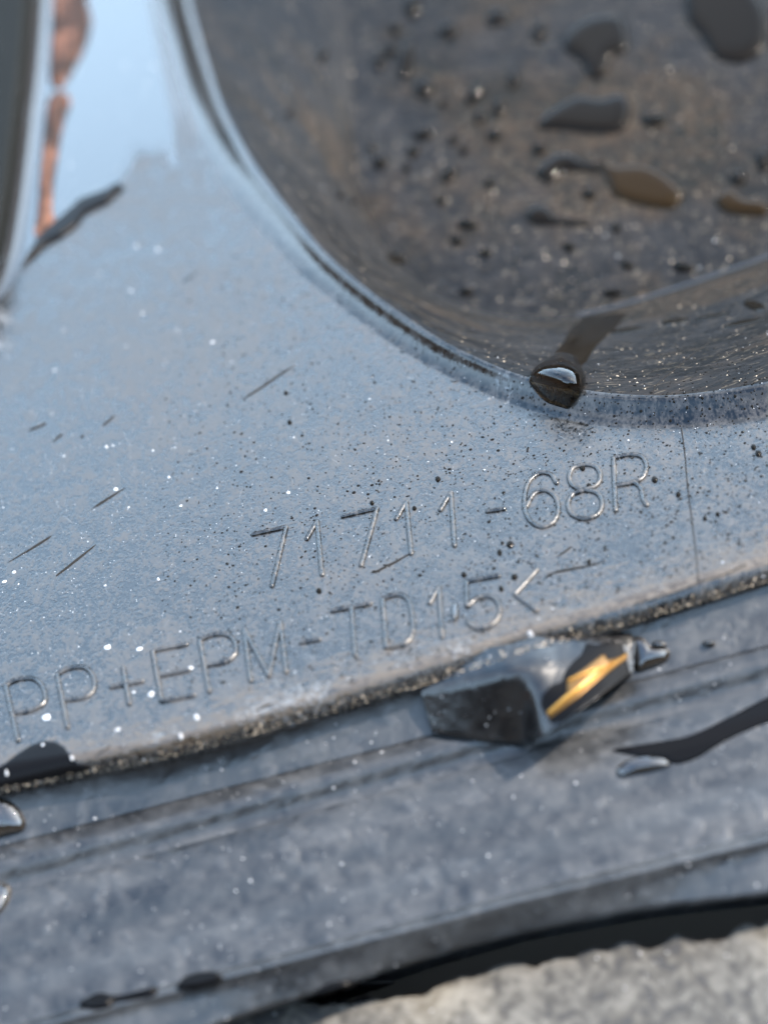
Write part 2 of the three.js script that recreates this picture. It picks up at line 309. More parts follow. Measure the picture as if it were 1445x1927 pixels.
M.stem = new THREE.MeshPhysicalMaterial({ color: new THREE.Color().setRGB(0.006, 0.005, 0.004), roughness: 0.8, specularIntensity: 0.4 });

// ---------------------------------------------------------------- the bumper panel
const panel = new THREE.Group(); panel.name = numbered('bumper_panel'); scene.add(panel);
panel.position.copy(at(722, 1000, 0)); panel.position.y = -0.015;
tag(panel, 'weathered black plastic bumper panel with raised lettering, a deep recess and a wedge lug', 'bumper');
function part(name, geo, mat, parent = panel, label) { geo = geo.clone(); const w = parent.getWorldPosition(new THREE.Vector3()); geo.translate(-w.x, -w.y, -w.z); const m = mesh(name, geo, mat, parent); if (label) m.userData.label = label; return m; }
const built = (g) => { surfaces.push(new MeshBVH(g.clone())); return g; };

// flat face between rib, rolled edge and recess rim
{
  const rim = spline(RIMOUT, 160), edge = FLATEND.slice().reverse(), rib = RIBFOOT.slice().reverse();
  const left = [[-420, 1580], [-420, 700], [-80, 620]];
  const outline = [...rim, [1880, 900], ...edge.slice(1, -1), ...left, ...rib.slice(1)];
  part('face', built(polyFlat(outline, 0, faceUv)), M.face);
}
// raised rim: concave slope up to a thin crest
{
  const n = 260, o = spline(RIMOUT, n), b = spline(BEAD, n), rows = [];
  const O = o.map((p) => at(p[0], p[1], 0)), B = b.map((p) => at(p[0], p[1], CREST));
  for (let j = 0; j <= 22; j++) {
    const f = -0.03 + 1.03 * j / 22;
    rows.push(O.map((p, i) => { const t = Math.max(0, f), q = p.clone().lerp(B[i], f), prof = t < 0.75 ? Math.pow(t / 0.75, 1.7) * 0.815 : 1 - 0.185 * Math.pow((1 - t) / 0.25, 2.5); q.y = CREST * prof; return q; }));
  }
  part('recess_rim', built(loft(rows, { worldUv: faceUv })), M.rim);
  const F = spline(FLOOR, n).map((p) => atFloor(p[0], p[1])), wrows = [];
  for (let j = 0; j <= 40; j++) {
    const f = Math.pow(j / 40, 1.15);
    wrows.push(B.map((p, i) => {
      const q = p.clone().lerp(F[i], f), c = 0.0014;                      // rounded off just inside the crest
      const drop = (p.y - F[i].y);
      q.y = p.y - drop * (f < 0.09 ? f * f / 0.18 : f - 0.045 + 0.045 * (f > 0.9 ? (f - 0.9) * 10 : 0));
      if (f > 0.999) q.y = F[i].y; return q;
    }));
  }
  part('recess_wall', built(loft(wrows)), M.recess);
  const fl = spline(FLOOR, n);
  const FP = [...fl, [2300, 330], [2300, -700], [640, -700]].map((p) => atFloor(p[0], p[1]));
  const fg = polyWorld(FP, 0, (p) => [p.x, p.z]), fp = fg.attributes.position;
  for (let i = 0; i < fp.count; i++) fp.setY(i, DEPTH - FSLOPE * (fp.getZ(i) - FZ));
  fg.computeVertexNormals();
  part('recess_floor', built(fg), M.recess);
  // crease where floor meets the near wall
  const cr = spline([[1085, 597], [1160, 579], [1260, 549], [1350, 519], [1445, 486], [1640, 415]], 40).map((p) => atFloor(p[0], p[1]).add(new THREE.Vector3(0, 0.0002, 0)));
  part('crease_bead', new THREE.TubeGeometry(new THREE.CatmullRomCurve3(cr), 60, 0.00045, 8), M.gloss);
}
// left rib with wet fillet
{
  const n = 60, foot = spline(RIBFOOT, n), rows = [];
  const mk = (l) => l.map(([dx, y]) => foot.map((p) => at(p[0] + dx, p[1] - Math.max(0, y - 0.002) * 600, y)));
  part('rib_fillet', built(loft(mk([[6, 0], [0, 0.00004], [-10, 0.0004], [-20, 0.0011], [-28, 0.0022]]))), M.gloss);
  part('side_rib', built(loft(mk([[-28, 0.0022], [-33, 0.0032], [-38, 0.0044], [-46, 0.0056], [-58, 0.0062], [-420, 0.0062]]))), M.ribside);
}
// rolled front edge, then the wall set back beneath its lip
const XS = []; for (let x = -1200; x <= 3000; x += 20) XS.push(x);
{
  const A = XS.map((x) => at(x, lineAt(FLATEND, x), 0)), E = XS.map((x) => [x, lineAt(EDGE, x)]), rows = [];
  const Rr = 0.0032;
  rows.push(A.map((p) => p.clone()));
  for (let j = 0; j <= 16; j++) {
    const a = 0.03 + j / 16 * 1.72;
    rows.push(A.map((p, i) => {
      const e = at(E[i][0], E[i][1], -Rr), r = Math.max(0.0012, e.z - p.z), jag = j > 12 ? 0.00018 * (fbm(i * 0.9, 3, 3) - 0.5) : 0;
      return new THREE.Vector3(p.x + (e.x - p.x) * Math.sin(a), -Rr * (1 - Math.cos(a)) + jag, p.z + r * Math.sin(a) + jag);
    }));
  }
  const last = rows[rows.length - 1];
  rows.push(last.map((p) => p.clone().add(new THREE.Vector3(0, -0.0003, -0.0016))));
  part('front_edge', built(loft(rows, { worldUv: (p) => faceUv(new THREE.Vector3(p.x, 0, p.z - p.y)) })), M.face);
  const WF = [[-420, 1700], [0, 1592], [782, 1390], [1445, 1214], [1880, 1098]], foot = XS.map((x) => at(x, lineAt(WF, x) + 3 * (fbm(x * 0.02, 1, 3) - 0.5), -0.0095)), w = [];
  const top = last.map((p) => p.clone().add(new THREE.Vector3(0, 0.0002, -0.0015)));
  for (let j = 0; j <= 10; j++) w.push(top.map((p, i) => { const q = p.clone().lerp(foot[i], j / 10); q.z -= 0.0009 * Math.sin(j / 10 * Math.PI); return q; }));
  part('front_wall', built(loft(w)), M.rail);
}
// wedge lug on the wall: left face, rounded nose, right face
const lug = (() => {
  const cols = [[790, 1296, -0.0036, 816, 1386, -0.0093], [850, 1285, -0.0023, 872, 1397, -0.0098], [920, 1273, -0.0011, 945, 1408, -0.0112], [972, 1265, -0.0005, 986, 1412, -0.0120], [1010, 1254, -0.0008, 1018, 1396, -0.0070], [1060, 1239, -0.0020, 1072, 1356, -0.0046], [1120, 1218, -0.0032, 1130, 1316, -0.0047], [1190, 1194, -0.0052, 1192, 1272, -0.0066]];
  const rows = [];
  const q = (k, f) => { const c = cols.map((r) => [r[0] + (r[3] - r[0]) * f, r[1] + (r[4] - r[1]) * f, r[2] + (r[5] - r[2]) * f]); const cv = new THREE.CatmullRomCurve3(c.map((p) => at(p[0], p[1], p[2]))); return cv.getPoints(60); };
  const off = (f, dy, dz) => q(0, f).map((p) => p.clone().add(new THREE.Vector3(0, dy, dz)));
  rows.push(off(0, 0.0002, -0.006), off(0, 0.0001, -0.0022), off(0, 0, -0.0013), off(0.015, 0, -0.0006), off(0.05, 0, -0.00015));
  for (let j = 1; j <= 14; j++) rows.push(q(0, 0.08 + 0.86 * j / 15));
  rows.push(off(0.96, 0, -0.0002), off(1, 0, -0.0007), off(1, -0.0004, -0.0015), off(1, -0.0008, -0.008));
  const L = part('lug', built(loft(rows.map((w) => w.slice(22)))), M.lug, panel, 'wedge lug jutting from the front wall under the lettering');
  part('lug_side', built(loft(rows.map((w) => w.slice(0, 23)))), M.lug, L);
  return L;
})();
// raised characters: strokes as half-sunk rounded beads
{
  const Z = (x, y) => [440 + x / 1.80625, 840 + y / 1.80625], Y = (x, y) => [x / 2.5804, 1080 + y / 2.5804];
  const curve = (pts, smooth) => smooth ? new THREE.CatmullRomCurve3(pts, false, 'centripetal') : (() => { const c = new THREE.CurvePath(); for (let i = 0; i < pts.length - 1; i++) c.add(new THREE.LineCurve3(pts[i], pts[i + 1])); return c; })();
  function glyph(name, f, strokes) {
    const gs = [];
    for (const st of strokes) {
      const smooth = st[0] === 's', raw = (smooth ? st.slice(1) : st).map(([x, y]) => at(...f(x, y), 0.00002));
      const segs = smooth ? [raw] : raw.slice(1).map((p, i) => [raw[i], p]);
      for (const s of segs) {
        const c = curve(s, smooth), len = c.getLength(), n = Math.max(4, Math.ceil(len / 0.0003)), g = new THREE.TubeGeometry(c, n, 0.00041, 10);
        const P = g.attributes.position; for (let i = 0; i < P.count; i++) { const w = 1 + 0.3 * (fbm(P.getX(i) * 2500, P.getZ(i) * 2500, 2) - 0.5); P.setY(i, Math.min(P.getY(i) * 0.95, 0.00037) * w + 0.00001); }
        g.computeVertexNormals(); gs.push(g);
      }
      for (const p of smooth ? [raw[0], raw[raw.length - 1]] : raw) { const b = new THREE.SphereGeometry(0.00041, 10, 8); b.scale(1, 0.9, 1); b.translate(p.x, p.y, p.z); gs.push(b); }
    }
    const g = mergeGeometries(gs.map((q) => { q = q.index ? q.toNonIndexed() : q; return q; })), P = g.attributes.position, uv = [];
    for (let i = 0; i < P.count; i++) uv.push(...faceUv(new THREE.Vector3().fromBufferAttribute(P, i)));
    g.setAttribute('uv', new THREE.Float32BufferAttribute(uv, 2));
    part(name, g, M.face);
  }
  glyph('raised_digit', Z, [[[65, 300], [178, 275], [130, 475]]]);
  glyph('raised_digit', Z, [[[248, 315], [283, 255], [300, 437]]]);
  glyph('raised_digit', Z, [[[372, 238], [487, 212], [433, 405]]]);
  glyph('raised_digit', Z, [[[552, 247], [586, 190], [603, 365]]]);
  glyph('raised_digit', Z, [[[702, 217], [738, 158], [750, 338]]]);
  glyph('raised_hyphen', Z, [[[862, 222], [918, 213]]]);
  glyph('raised_digit', Z, [['s', [1097, 125], [1078, 97], [1045, 90], [1008, 113], [990, 160], [992, 225], [1015, 260], [1050, 275], [1085, 258], [1103, 215], [1090, 170], [1055, 150], [1020, 162], [995, 205]]]);
  glyph('raised_digit', Z, [['s', [1195, 62], [1230, 70], [1245, 97], [1235, 130], [1197, 147], [1160, 140], [1140, 110], [1152, 75], [1195, 62]], ['s', [1195, 149], [1235, 160], [1252, 195], [1235, 232], [1195, 247], [1155, 236], [1136, 205], [1150, 165], [1195, 149]]]);
  glyph('raised_letter', Z, [[[1290, 40], [1297, 218]], ['s', [1290, 40], [1345, 29], [1385, 35], [1402, 70], [1385, 110], [1350, 125], [1295, 135]], ['s', [1360, 123], [1382, 140], [1390, 178], [1403, 200]]]);
  glyph('raised_letter', Z, [[[335, 560], [465, 535]], [[400, 548], [412, 710]]]);
  glyph('raised_letter', Z, [[[505, 518], [518, 685]], ['s', [505, 518], [560, 505], [590, 520], [605, 570], [605, 640], [580, 672], [518, 685]]]);
  glyph('raised_digit', Z, [[[665, 533], [697, 480], [708, 648]]]);
  glyph('raised_digit', Z, [[[900, 440], [790, 460], [793, 545]], ['s', [793, 545], [830, 515], [875, 512], [903, 545], [890, 595], [840, 622], [812, 614], [795, 598]]]);
  glyph('raised_mark', Z, [[[1030, 420], [955, 503], [1030, 560]]]);
  glyph('raised_hyphen', Z, [[[228, 668], [290, 657]]]);
  glyph('raised_letter', Y, [[[1217, 520], [1185, 268], [1305, 495], [1360, 230], [1390, 478]]]);
  glyph('raised_letter', Y, [[[970, 320], [1015, 570]], ['s', [970, 320], [1040, 296], [1100, 296], [1140, 330], [1140, 390], [1100, 425], [1000, 445]]]);
  glyph('raised_letter', Y, [[[742, 378], [785, 620]], [[742, 374], [905, 343]], [[765, 497], [915, 468]], [[785, 620], [940, 590]]]);
  glyph('raised_mark', Y, [[[598, 455], [628, 630]], [[540, 550], [690, 522]]]);
  glyph('raised_letter', Y, [[[278, 490], [328, 745]], ['s', [278, 488], [330, 462], [410, 455], [453, 500], [455, 560], [420, 597], [305, 616]]]);
  glyph('raised_letter', Y, [[[28, 545], [88, 810]], ['s', [24, 545], [80, 516], [160, 510], [208, 550], [215, 622], [170, 657], [58, 682]]]);
  // hairline seam on the face and down the inner wall
  const seam = (pts, nm) => { const P = spline(pts, 40).map((p) => { const h = hit(p[0], p[1]); return h.p.clone().addScaledVector(h.n, -0.00002); }); part(nm, new THREE.TubeGeometry(new THREE.CatmullRomCurve3(P), 80, 0.00011, 6), M.stem); };
  seam([[1282, 806], [1288, 850], [1294, 920], [1302, 980], [1310, 1050], [1315, 1095]], 'hairline_seam');
  seam([[1228, 740], [1235, 725], [1270, 695], [1305, 665], [1335, 645]], 'hairline_seam');
  seam([[1190, 1138], [1240, 1124], [1290, 1108], [1315, 1096], [1360, 1082], [1404, 1062]], 'edge_crack');
}

// ---------------------------------------------------------------- lower rail
{
  const LO = [[-420, 1762], [0, 1650], [782, 1440], [1445, 1262], [1880, 1146]], WF = [[-420, 1700], [0, 1592], [782, 1390], [1445, 1214], [1880, 1098]];
  const RI = [[-420, 2062], [0, 1951], [482, 1824], [964, 1698], [1445, 1581], [1880, 1476]];
  const ST = [[-420, 2170], [0, 2052], [300, 1972], [482, 1905], [640, 1856], [800, 1803], [964, 1758], [1200, 1714], [1445, 1685], [1880, 1600]];
  const UP = 0.0055, row = (L, dy, y, wob = 0) => XS.map((x) => at(x, lineAt(L, x) + dy + wob * (fbm(x * 0.03 + dy, y * 900, 3) - 0.5), y + UP));
  const rail = new THREE.Group(); rail.name = numbered('lower_rail'); rail.position.copy(at(700, 1640, -0.03)); scene.add(rail);
  tag(rail, 'long grey plastic rail running below the bumper panel, blurred, stepped and dusty', 'rail');
  const ledge = [row(WF, -70, -0.0152), row(WF, 0, -0.0152), row(WF, 10, -0.0152), row(LO, -36, -0.0153)];
  for (let j = 0; j <= 8; j++) ledge.push(row(LO, -30 + j * 8, -0.0153 - 0.0028 * sstep(0, 8, j), 2));
  part('ledge', built(loft(ledge)), M.ledge, rail);
  const face = [row(LO, 34, -0.0181, 2), row(LO, 44, -0.01812), row(LO, 60, -0.0183)];
  for (let j = 1; j <= 10; j++) { const f = j / 10; face.push(XS.map((x) => at(x, (lineAt(LO, x) + 60) * (1 - f) + (lineAt(RI, x) - 22) * f, -0.0183 - 0.0059 * f + 0.0005 * Math.sin(f * 9) + UP))); }
  face.push(row(RI, -16, -0.02395), row(RI, -12, -0.0236), row(RI, -8, -0.02335), row(RI, -4, -0.02328), row(RI, 0, -0.02325));
  part('sloping_face', built(loft(face)), M.rail, rail);
  const step = [row(RI, 0, -0.02325), row(RI, 3, -0.0233), row(RI, 8, -0.0238), row(RI, 30, -0.0254, 2), row(ST, -12, -0.0274, 5), row(ST, 0, -0.0282, 8), row(ST, 2, -0.0292, 8), row(ST, -20, -0.0300), row(ST, -120, -0.0310), row(ST, -120, -0.0310).map((p) => new THREE.Vector3(p.x, -0.07, p.z))];
  part('step', built(loft(step)), M.rail, rail);
}
// ---------------------------------------------------------------- ground: slab with a ragged edge, dark gap beneath the rail
{
  const GE = [[-420, 2200], [0, 2045], [250, 1970], [400, 1915], [480, 1890], [560, 1862], [600, 1896], [764, 1868], [964, 1812], [1200, 1768], [1445, 1735], [1880, 1650]];
  const E = []; for (let x = -420; x <= 1880; x += 12) E.push([x, lineAt(GE, x) + 46 * (fbm(x * 0.022, 5, 4) - 0.5)]);
  const yG = -0.0285, top = E.map((p) => at(p[0], p[1], yG)), rows = [];
  rows.push(top.map((p) => new THREE.Vector3(p.x, -0.062, p.z - 0.002)), top.map((p) => new THREE.Vector3(p.x, yG - 0.002, p.z - 0.0008)));
  for (const dz of [0, 0.0015, 0.004, 0.009, 0.016, 0.026, 0.04, 0.06, 0.1]) rows.push(top.map((p) => new THREE.Vector3(p.x, yG + 0.0004 * (fbm(p.x * 150, (p.z + dz) * 300, 3) - 0.5) - (dz ? 0 : 0.0008), p.z + dz)));
  const g = mesh('concrete_ground', built(loft(rows)), M.concrete); tag(g, 'pale weathered concrete with cream patches below the grey rail', undefined, undefined, 'structure');
  const s = new THREE.PlaneGeometry(30, 30, 1, 1); s.rotateX(-Math.PI / 2); s.translate(0, -0.041, 0);
  const so = mesh('soil', s, M.soil); tag(so, 'dark ground in the gap under the rail', undefined, undefined, 'structure');
}
// ---------------------------------------------------------------- unseen walls outside the frame, added to darken low sky, mirrored in wet plastic
{
  for (const [name, sx, sy, sz, x, z, label] of [
    ['unseen_wall', 14, 2.2, 0.3, 0, -6, 'brown wall standing beyond the panel, mirrored dark in the recess'],
    ['unseen_wall', 0.3, 2.2, 10, 5, 0, 'unseen brown wall added right of the panel to block low sky'],
    ['unseen_wall', 0.3, 2.2, 10, -5, 0, 'unseen sunlit brown wall added left of the panel to block low sky'],
    ['unseen_wall', 12, 2.2, 0.3, 0, 4, 'unseen sunlit brown wall added behind the camera to block low sky']]) {
    const w = new THREE.BoxGeometry(sx, sy, sz); w.translate(0, sy / 2, 0);
    const m = mesh(name, w, M.wall); m.position.set(x, -0.064, z); tag(m, label, 'wall');
  }
}
// ---------------------------------------------------------------- water
function water(name, outline, opt, label, category = 'water drop', group, mat = M.water) { const g = film(outline, opt), c = new THREE.Box3().setFromBufferAttribute(g.attributes.position).getCenter(new THREE.Vector3()); g.translate(-c.x, -c.y, -c.z); const m = mesh(name, g, mat); m.position.copy(c); return tag(m, label, category, group); }
const ellipse = (cx, cy, rx, ry, a = 0, n = 24, wob = 0.12) => { const o = rnd() * 50, r = []; for (let i = 0; i < n; i++) { const t = i / n * Math.PI * 2, k = 1 + wob * 2 * (vn(Math.cos(t) * 1.3 + o, Math.sin(t) * 1.3 + o) - 0.5), x = rx * k * Math.cos(t), y = ry * k * Math.sin(t); r.push([cx + x * Math.cos(a) - y * Math.sin(a), cy + x * Math.sin(a) + y * Math.cos(a)]); } return r; };
water('puddle', POOL, { hgt: 0.0005, edge: 20, step: 3, dir: new THREE.Vector3(0, 1, 0) }, 'flat puddle mirroring blue sky at the upper left beside the rib', 'puddle');
{
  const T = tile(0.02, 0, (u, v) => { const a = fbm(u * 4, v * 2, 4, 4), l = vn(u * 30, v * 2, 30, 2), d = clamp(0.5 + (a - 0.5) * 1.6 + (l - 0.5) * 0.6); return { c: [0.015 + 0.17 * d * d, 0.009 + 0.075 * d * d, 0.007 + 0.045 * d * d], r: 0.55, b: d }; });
  M.copper = new THREE.MeshPhysicalMaterial({ map: T[0], roughness: 0.75, specularIntensity: 0.3, bumpMap: T[2], bumpScale: 0.0002 });  // copper colour paints a warm reflection on the puddle as solid strips
  water('copper_reflection', [[99, -40], [160, -40], [166, 10], [173, 40], [166, 75], [150, 110], [130, 145], [114, 166], [99, 166], [92, 150], [96, 60]], { hgt: 0.0016, edge: 16, step: 2.5 }, 'upper, wider copper brown reflection in the puddle along the rib, built as a strip', 'painted_reflection', undefined, M.copper);
  water('copper_reflection', [[92, 185], [110, 177], [128, 178], [134, 190], [130, 204], [121, 225], [115, 255], [108, 300], [101, 345], [98, 390], [103, 415], [88, 432], [72, 442], [64, 446], [70, 400], [74, 340], [80, 270], [85, 220]], { hgt: 0.0016, edge: 16, step: 2.5 }, 'lower, longer copper brown reflection in the puddle along the rib, built as a strip', 'painted_reflection', undefined, M.copper);
}
water('wet_film', [[40, 507], [62, 487], [90, 461], [118, 447], [145, 427], [160, 405], [180, 395], [205, 383], [226, 363], [234, 354], [226, 346], [214, 350], [200, 360], [170, 370], [150, 378], [138, 390], [118, 408], [95, 426], [70, 453], [52, 482]], { hgt: 0.0009, edge: 6, step: 1.6 }, 'dark jagged band painting the meniscus reflection along the near side of the blue puddle', 'puddle', undefined, M.wetdarkrefl);  // black film added where the sloping water edge mirrors dark
water('wet_film', WET, { hgt: 0.00008, edge: 8, step: 3 }, 'dark wet film with a curved outline on the rolled edge below the first letters', 'puddle', undefined, M.wetdarkrefl);
water('water_streak', STREAK, { hgt: 0.00012, edge: 6, step: 2.5 }, 'brown wet streak running down the recess wall to the big drop', 'water streak', undefined, M.bead);
water('water_drop', closed([[455, 690], [520, 655], [640, 650], [745, 690], [800, 770], [845, 840], [860, 930], [835, 1040], [775, 1130], [690, 1240], [650, 1262], [560, 1240], [400, 1180], [280, 1060], [206, 935], [250, 840], [340, 765]].map(([x, y]) => [960 + x / 6.02, 560 + y / 6.02]), 60), { hgt: 0.0040, radial: true, edge: 44, step: 1.5, dir: new THREE.Vector3(0.05, 0.9, 0.45).normalize() }, 'big dark glossy water drop sitting on the bright rim of the recess', 'water drop', undefined, M.clear);
water('water_drop', ellipse(857, 1152, 7.5, 18, 0.05), { hgt: 0.0007, edge: 8, step: 1 }, 'long water drop standing between the raised figures 1 and 5', 'water drop', undefined, M.drop);
water('water_drop', closed([[-30, 1500], [5, 1502], [30, 1515], [48, 1545], [46, 1562], [10, 1575], [-30, 1580]], 40), { radial: true, hgt: 0.0016, edge: 24, step: 1.5 }, 'shiny water drop on the front wall below the dark wet film', 'water drop', undefined, M.drop);
water('water_drop', closed([[-30, 1655], [6, 1660], [22, 1672], [18, 1692], [0, 1718], [-30, 1730]], 30), { radial: true, hgt: 0.0014, edge: 18, step: 1.5 }, 'water drop on the left end of the rail ledge', 'water drop', undefined, M.drop);
water('water_drop', closed([[1190, 1200], [1210, 1200], [1222, 1215], [1260, 1225], [1258, 1242], [1215, 1262], [1197, 1266], [1190, 1240]], 40), { radial: true, hgt: 0.0014, edge: 16, step: 1.5 }, 'water bulge clinging to the front wall just right of the lug', 'water drop', undefined, M.drop);
water('water_drop', ellipse(1240, 1214, 14, 8, 0.1), { radial: true, hgt: 0.001, edge: 8, step: 1 }, 'left of two small drops on the front wall right of the lug', 'water drop', undefined, M.drop);
water('water_drop', ellipse(1334, 1212, 13, 7, 0.1), { radial: true, hgt: 0.001, edge: 8, step: 1 }, 'right of two small drops on the front wall, farther from the lug', 'water drop', undefined, M.drop);
water('wet_film', closed([[1150, 1412], [1200, 1402], [1255, 1393], [1300, 1383], [1370, 1350], [1460, 1306], [1500, 1300], [1500, 1345], [1440, 1362], [1370, 1392], [1300, 1432], [1262, 1438], [1250, 1428], [1205, 1425]], 70), { hgt: 0.0003, edge: 8, step: 3 }, 'broad dark wet band on the rail below the lug', 'puddle', undefined, M.wetdarkrefl);
water('water_drop', closed([[1160, 1448], [1180, 1432], [1215, 1425], [1252, 1428], [1262, 1440], [1235, 1450], [1195, 1458], [1165, 1462]], 40), { radial: true, hgt: 0.0011, edge: 12, step: 1.5 }, 'pale blue shining drop at the tip of the dark wet band', 'water drop', undefined, M.drop);
water('water_drop', closed([[150, 1893], [175, 1872], [195, 1868], [215, 1878], [298, 1862], [290, 1874], [215, 1888], [205, 1897], [160, 1899]], 50), { hgt: 0.0008, edge: 7, step: 1.5 }, 'dark water lump on the rail ridge, left of two', 'water drop', undefined, M.wetdarkrefl);
water('water_drop', closed([[332, 1862], [345, 1846], [380, 1834], [412, 1834], [420, 1842], [400, 1852], [350, 1862]], 40), { hgt: 0.0008, edge: 7, step: 1.5 }, 'dark water lump on the rail ridge, right of two', 'water drop', undefined, M.wetdarkrefl);
water('puddle', closed([[590, 1872], [620, 1850], [680, 1846], [760, 1848], [770, 1862], [730, 1872], [680, 1888], [640, 1890], [600, 1886]], 40), { hgt: 0.0006, edge: 10, step: 2.5 }, 'dark puddle between the rail and the cream concrete', 'puddle', undefined, M.wetdarkrefl);
// lug pocket: dark wet face; its golden reflection built as a raised sliver
{
  const z = (x, y) => [760 + x / 2.89, 1120 + y / 2.89];
  water('wet_film', [[990, 262], [1060, 270], [1110, 248], [1185, 258], [1208, 330], [1236, 440], [1100, 556], [960, 632], [860, 690], [800, 702], [775, 650], [740, 600], [752, 545], [800, 490], [860, 468], [872, 420], [915, 365], [965, 320]].map((p) => z(...p)), { hgt: 0.0001, edge: 5, step: 2 }, 'dark wet patch on the sloping side of the lug', 'puddle', undefined, M.wetdarkrefl);
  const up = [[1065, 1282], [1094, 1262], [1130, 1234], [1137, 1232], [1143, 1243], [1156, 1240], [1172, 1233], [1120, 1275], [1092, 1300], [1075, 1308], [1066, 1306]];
  const sliver = water('gold_reflection', up, { hgt: 0.0005, edge: 7, step: 1.2 }, 'golden tan reflection on the wet side of the lug, built as a sliver', 'painted_reflection', undefined, M.golddark);
  const gold_band = (pts, mat, h) => { const g = film(pts, { hgt: h, edge: 3.5, step: 1 }); part('gold_band', g, mat, sliver); };
  gold_band([[1028, 1340], [1062, 1309], [1100, 1284], [1150, 1247], [1179, 1228], [1181, 1240], [1144, 1268], [1090, 1314], [1034, 1354]], M.golddark, 0.0004);
  gold_band([[1030, 1343], [1064, 1313], [1100, 1289], [1140, 1261], [1176, 1232], [1178, 1236], [1142, 1266], [1100, 1297], [1066, 1323], [1034, 1349]], M.gold, 0.0009);
  gold_band([[1066, 1283], [1100, 1269], [1140, 1256], [1160, 1246], [1158, 1250], [1138, 1261], [1100, 1275], [1068, 1288]], M.gold, 0.0009);
}
// drops in the recess: big irregular ones, then the small ones
const big = [
  [[[1062, 70], [1085, 45], [1120, 30], [1165, 30], [1180, 60], [1180, 95], [1150, 112], [1140, 140], [1110, 150], [1100, 130], [1085, 110], [1062, 95]], 'large irregular dark drop with a bright glint high in the recess'],
  [[[1008, 240], [1030, 212], [1060, 192], [1090, 180], [1130, 185], [1172, 178], [1186, 200], [1180, 236], [1160, 250], [1120, 252], [1060, 246]], 'wide dark drop in the middle of the recess floor'],
  [[[1008, 325], [1040, 292], [1075, 288], [1100, 306], [1130, 308], [1128, 322], [1090, 322], [1055, 326], [1040, 345], [1018, 340]], 'crooked dark drop left of the amber drop'],
  [[[1130, 300], [1150, 310], [1215, 312], [1270, 345], [1286, 372], [1262, 392], [1200, 386], [1155, 368], [1140, 340]], 'large amber brown drop near the centre of the recess floor'],
  [[[1345, 375], [1372, 355], [1400, 372], [1440, 380], [1445, 402], [1400, 406], [1360, 398]], 'flat amber drop toward the right of the recess floor'],
  [[[1300, -40], [1400, -30], [1440, 20], [1438, 90], [1400, 118], [1350, 112], [1320, 70], [1290, 30]], 'biggest dark puddle at the top right of the recess'],
  [[[990, 400], [1010, 384], [1035, 392], [1045, 408], [1105, 418], [1110, 424], [1050, 424], [1010, 424], [992, 416]], 'dark drop with a thin tail on the recess floor'],
];
for (const [p, label] of big) water('water_drop', closed(p, 44), { hgt: 0.0010, edge: 26, step: 2.5 }, label, 'water drop', undefined, /^(large|flat) amber/.test(label) ? M.amber : M.bead);
const small = [[607, 103, 9, 15, 0.25], [714, 114, 10, 22, 0], [762, 112, 15, 38, 0.12], [796, 165, 20, 23, 0.4], [735, 95, 12, 12, 0], [742, 52, 10, 14, -0.6], [775, 10, 18, 28, 0.1], [843, 58, 20, 18, 0.3], [936, 32, 22, 20, -0.4], [715, 304, 14, 15, -0.6], [796, 252, 21, 12, -0.2], [777, 284, 11, 15, 0.2], [844, 327, 14, 20, 0.5], [893, 178, 24, 11, -0.6], [902, 220, 11, 14, 0.2], [938, 202, 11, 17, 0], [930, 254, 15, 12, 0], [853, 263, 8, 13, 0.2], [872, 283, 7, 9, 0], [745, 484, 18, 13, 0.4], [880, 422, 19, 9, 0.2], [860, 453, 13, 8, 0.4], [914, 476, 11, 6, 0.1], [878, 550, 14, 7, 0], [920, 345, 8, 10, 0], [1285, 503, 20, 9, 0.2], [1180, 500, 12, 5, 0.2], [1152, 552, 17, 5, 0], [1015, 60, 14, 24, 0.1], [965, 150, 10, 20, 0], [1230, 226, 24, 14, 0], [1108, 365, 14, 10, 0.2], [1014, 280, 14, 10, 0], [700, 280, 6, 8, 0], [765, 316, 5, 10, 0], [832, 195, 6, 9, 0], [830, 378, 8, 9, 0], [544, 215, 5, 7, 0], [640, 368, 5, 5, 0], [664, 380, 5, 6, 0], [1390, 335, 16, 16, 0], [1436, 300, 14, 22, 0], [1070, 465, 12, 7, 0.3], [1160, 430, 8, 8, 0]];
const told = (list, anchors) => {                                    // which one: the nearest thing one can find, the side it lies on, and its turn there
  const bins = new Map();
  for (const e of list) { let best; for (const a of anchors) { const d = Math.hypot(e.x - a[1], e.y - a[2]); if (!best || d < best.d) best = { d, a }; } const dx = e.x - best.a[1], dy = e.y - best.a[2], side = Math.abs(dx) > Math.abs(dy) ? (dx < 0 ? 'left of' : 'right of') : (dy < 0 ? 'above' : 'below'), k = side + ' ' + best.a[0]; if (!bins.has(k)) bins.set(k, []); bins.get(k).push({ e, d: best.d }); }
  for (const [k, v] of bins) { v.sort((p, q) => p.d - q.d); v.forEach(({ e }, i) => { e.m.userData.label = (v.length === 1 ? '' : ['nearest ', 'second nearest ', 'third nearest ', 'fourth nearest ', 'fifth nearest ', 'sixth nearest ', 'seventh nearest ', 'eighth nearest ', 'ninth nearest ', 'tenth nearest ', 'eleventh nearest ', 'twelfth nearest '][i] || 'farthest ') + e.what + ' ' + k; }); }
};
